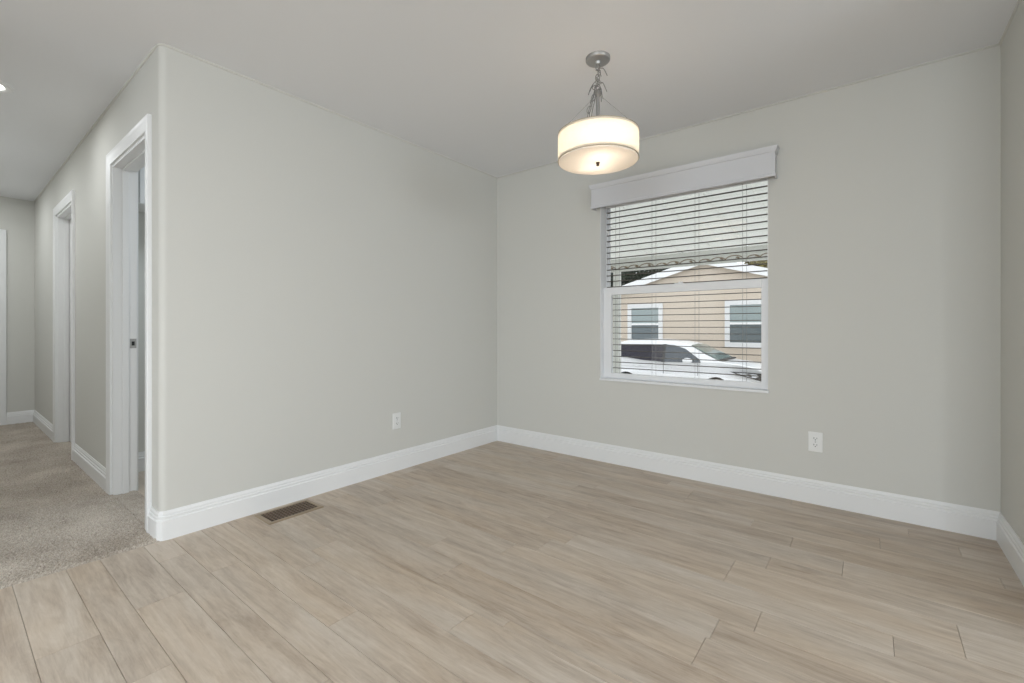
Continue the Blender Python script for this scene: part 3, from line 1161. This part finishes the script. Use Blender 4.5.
for sd_ in ((-1,), (1,)):
    side_panel('rear_window', [(-6.72, 0.44), (-6.62, 0.50), (-5.19, 0.52), (-5.19, -0.02), (-5.8, 0.01), (-6.3, 0.07), (-6.66, 0.12)], CGL, car, sides=sd_)
    side_panel('front_window', [(-5.10, 0.52), (-4.85, 0.505), (-4.50, 0.40), (-4.05, 0.09), (-4.02, 0.0), (-5.10, -0.02)], CGF, car, sides=sd_)
    side_panel('window_pillar', [(-5.20, 0.53), (-5.09, 0.53), (-5.09, -0.03), (-5.20, -0.03)], BLK, car, off=0.006, sides=sd_)
    side_panel('sill_trim', [(-5.85, low + 0.10), (-4.10, low + 0.10), (-4.10, low), (-5.85, low)], BLK, car, off=0.006, sides=sd_)
    for hx in (-4.98, -6.0):
        m = MB()
        yy = SYD + sd_[0] * 0.965
        m.tube([(hx - 0.10, yy - sd_[0] * 0.02, -0.20), (hx - 0.08, yy + sd_[0] * 0.02, -0.195), (hx + 0.08, yy + sd_[0] * 0.02, -0.19), (hx + 0.10, yy - sd_[0] * 0.02, -0.195)], 0.018, 8)
        m.build('door_handle', CHR, car, smooth=60)
    m = MB()
    bmesh.ops.create_uvsphere(m.bm, u_segments=16, v_segments=10, radius=1)
    for v in m.bm.verts:
        v.co = Vector((-4.36 + v.co.x * 0.15, SYD + sd_[0] * 1.08 + v.co.y * 0.10, 0.055 + v.co.z * 0.085))
    m.build('side_mirror', CARW, car, smooth=60)
    m = MB()
    hl_ = [(-3.06, -0.240), (-2.75, -0.250), (-2.52, -0.27), (-2.48, -0.33), (-2.56, -0.375), (-2.66, -0.36), (-2.90, -0.29)]
    P = [(x, SYD + sd_[0] * (half_w(x, z) + 0.006), z) for x, z in hl_]
    m.poly_extrude(P, (-0.02, -sd_[0] * 0.05, 0))
    hlo = m.build('headlight', LAMP, car)
    bz = [(-3.20, -0.215), (-2.75, -0.222), (-2.40, -0.25), (-2.24, -0.33), (-2.30, -0.47), (-2.42, -0.46), (-2.62, -0.40), (-2.95, -0.315)]
    m = MB()
    m.poly_extrude([(x, SYD + sd_[0] * (half_w(x, z) + 0.002), z) for x, z in bz], (-0.02, -sd_[0] * 0.05, 0))
    m.build('headlight_bezel', BLK, hlo)
    for xd in (-5.14, -4.10):
        side_panel('door_seam', [(xd - 0.002, -0.02), (xd + 0.002, -0.02), (xd + 0.002, low + 0.14), (xd - 0.002, low + 0.14)], BLK, car, off=0.002, sides=sd_)
m = MB()
P = []
for (x, z, s_) in ((-4.36, 0.505, -0.93), (-4.36, 0.535, 0), (-4.36, 0.505, 0.93), (-3.52, 0.085, 0.93), (-3.46, 0.09, 0), (-3.52, 0.085, -0.93)):
    P.append((x + 0.03, SYD + s_ * half_w(x, z), z + 0.012))
m.poly_extrude(P, (-0.02, 0, -0.02))
m.build('windshield', WSG, car)
m = MB()
m.box(-3.56, -3.40, SYD - 0.8, SYD + 0.8, 0.075, 0.115, 0.01)
m.build('cowl', BLK, car)
m = MB()
m.poly_extrude([(-2.14, SYD - 0.55, -0.28), (-2.08, SYD, -0.26), (-2.14, SYD + 0.55, -0.28), (-2.16, SYD + 0.5, -0.58), (-2.08, SYD, -0.60), (-2.16, SYD - 0.5, -0.58)], (0.05, 0, 0))
m.build('grille', BLK, car)
for wx in (FX, RX):
    for s_ in (-1, 1):
        yc = SYD + s_ * 0.80
        t_ = MB().lathe([(0.24, -0.11), (0.33, -0.115), (0.365, -0.09), (0.37, 0), (0.365, 0.09), (0.33, 0.115), (0.24, 0.11)], (wx, yc, AXZ), 40, 'Y', close=True)
        tw = t_.build('wheel', TYRE, car, smooth=50)
        r_ = MB().lathe([(0.245, -0.10), (0.245, 0.10), (0.23, 0.10), (0.22, 0.02), (0.22, -0.02), (0.23, -0.10)], (wx, yc, AXZ), 32, 'Y', close=True)
        for q in range(5):
            an = 2 * PI * q / 5 + PI / 2
            dv = Vector((math.cos(an), 0, math.sin(an)))
            pv = Vector((-math.sin(an), 0, math.cos(an)))
            c0 = Vector((wx, yc + s_ * 0.075, AXZ))
            r_.poly_extrude([c0 + pv * 0.035, c0 - pv * 0.035, c0 + dv * 0.24 - pv * 0.05, c0 + dv * 0.24 + pv * 0.05], (0, s_ * 0.02, 0))
        r_.build('rim', RIM, tw)
    MB().lathe([(0.41, -0.70), (0.41, 0.70)], (wx, SYD, AXZ), 28, 'Y').build('wheel_well', BLK, car)

# trees behind the house
def leaf_mat(name, col):
    return mat(name, col, 0.7, spec=0.2, var=0.45, vscale=3)


def tree(loc, h, rad, material, label, nl_=2600, seed=1):
    rd = random.Random(seed)
    t = tag(empty('tree', loc), label, 'tree', "trees behind the neighbor's house")
    m = MB()
    m.tube([(loc[0] + 0.1 * math.sin(k), loc[1], loc[2] + h * 0.75 * k / 6) for k in range(7)], [0.22 - 0.025 * k for k in range(7)], 10)
    m.build('trunk', mat('grey_bark', (0.13, 0.10, 0.075), 0.9, var=0.3), t)
    m = MB()
    lumps = [(rd.uniform(-0.55, 0.55) * rad, rd.uniform(-0.5, 0.5) * rad, h * rd.uniform(0.35, 0.85), rad * rd.uniform(0.45, 0.65)) for _ in range(9)] + [(0, 0, h * 0.6, rad * 0.75), (0, 0, h * 0.38, rad * 0.7)]
    for k in range(nl_):
        lx, ly, lz, lr = lumps[rd.randrange(len(lumps))]
        v = Vector((rd.gauss(0, 1), rd.gauss(0, 1), rd.gauss(0, 1))).normalized() * lr * rd.uniform(0.25, 1.0)
        c_ = Vector(loc) + Vector((lx, ly, lz)) + v
        u = Vector((rd.gauss(0, 1), rd.gauss(0, 1), rd.gauss(0, 1))).normalized()
        q = u.cross(Vector((rd.gauss(0, 1), rd.gauss(0, 1), rd.gauss(0, 1)))).normalized()
        s1, s2 = rd.uniform(0.16, 0.28), rd.uniform(0.10, 0.16)
        vs4 = [m.bm.verts.new(c_ + u * s1), m.bm.verts.new(c_ + q * s2), m.bm.verts.new(c_ - u * s1), m.bm.verts.new(c_ - q * s2)]
        m.bm.faces.new(vs4)
    m.build('foliage', material, t)


DG = leaf_mat('dark_green_leaves', (0.035, 0.05, 0.03))
OG = leaf_mat('olive_leaves', (0.22, 0.19, 0.07))
tree((-14.6, 30.5, GZ), 8.2, 2.4, DG, 'dark green tree behind the house, farthest left beside the white post', 7000, 3)
tree((-13.2, 36.5, GZ), 9.8, 2.6, DG, 'dark green tree rising behind the left rake of the house roof, tallest', 7000, 5)
tree((-9.0, 31.0, GZ), 7.6, 2.3, DG, 'dark green tree behind the house, nearest the left of the gable peak', 6000, 6)
tree((-3.4, 32.5, GZ), 8.2, 3.2, OG, 'olive tree behind the right rake of the house roof', 7000, 9)
tree((1.6, 32.0, GZ), 7.6, 2.9, OG, 'olive tree farthest right behind the house, past the olive one at the rake', 5000, 11)
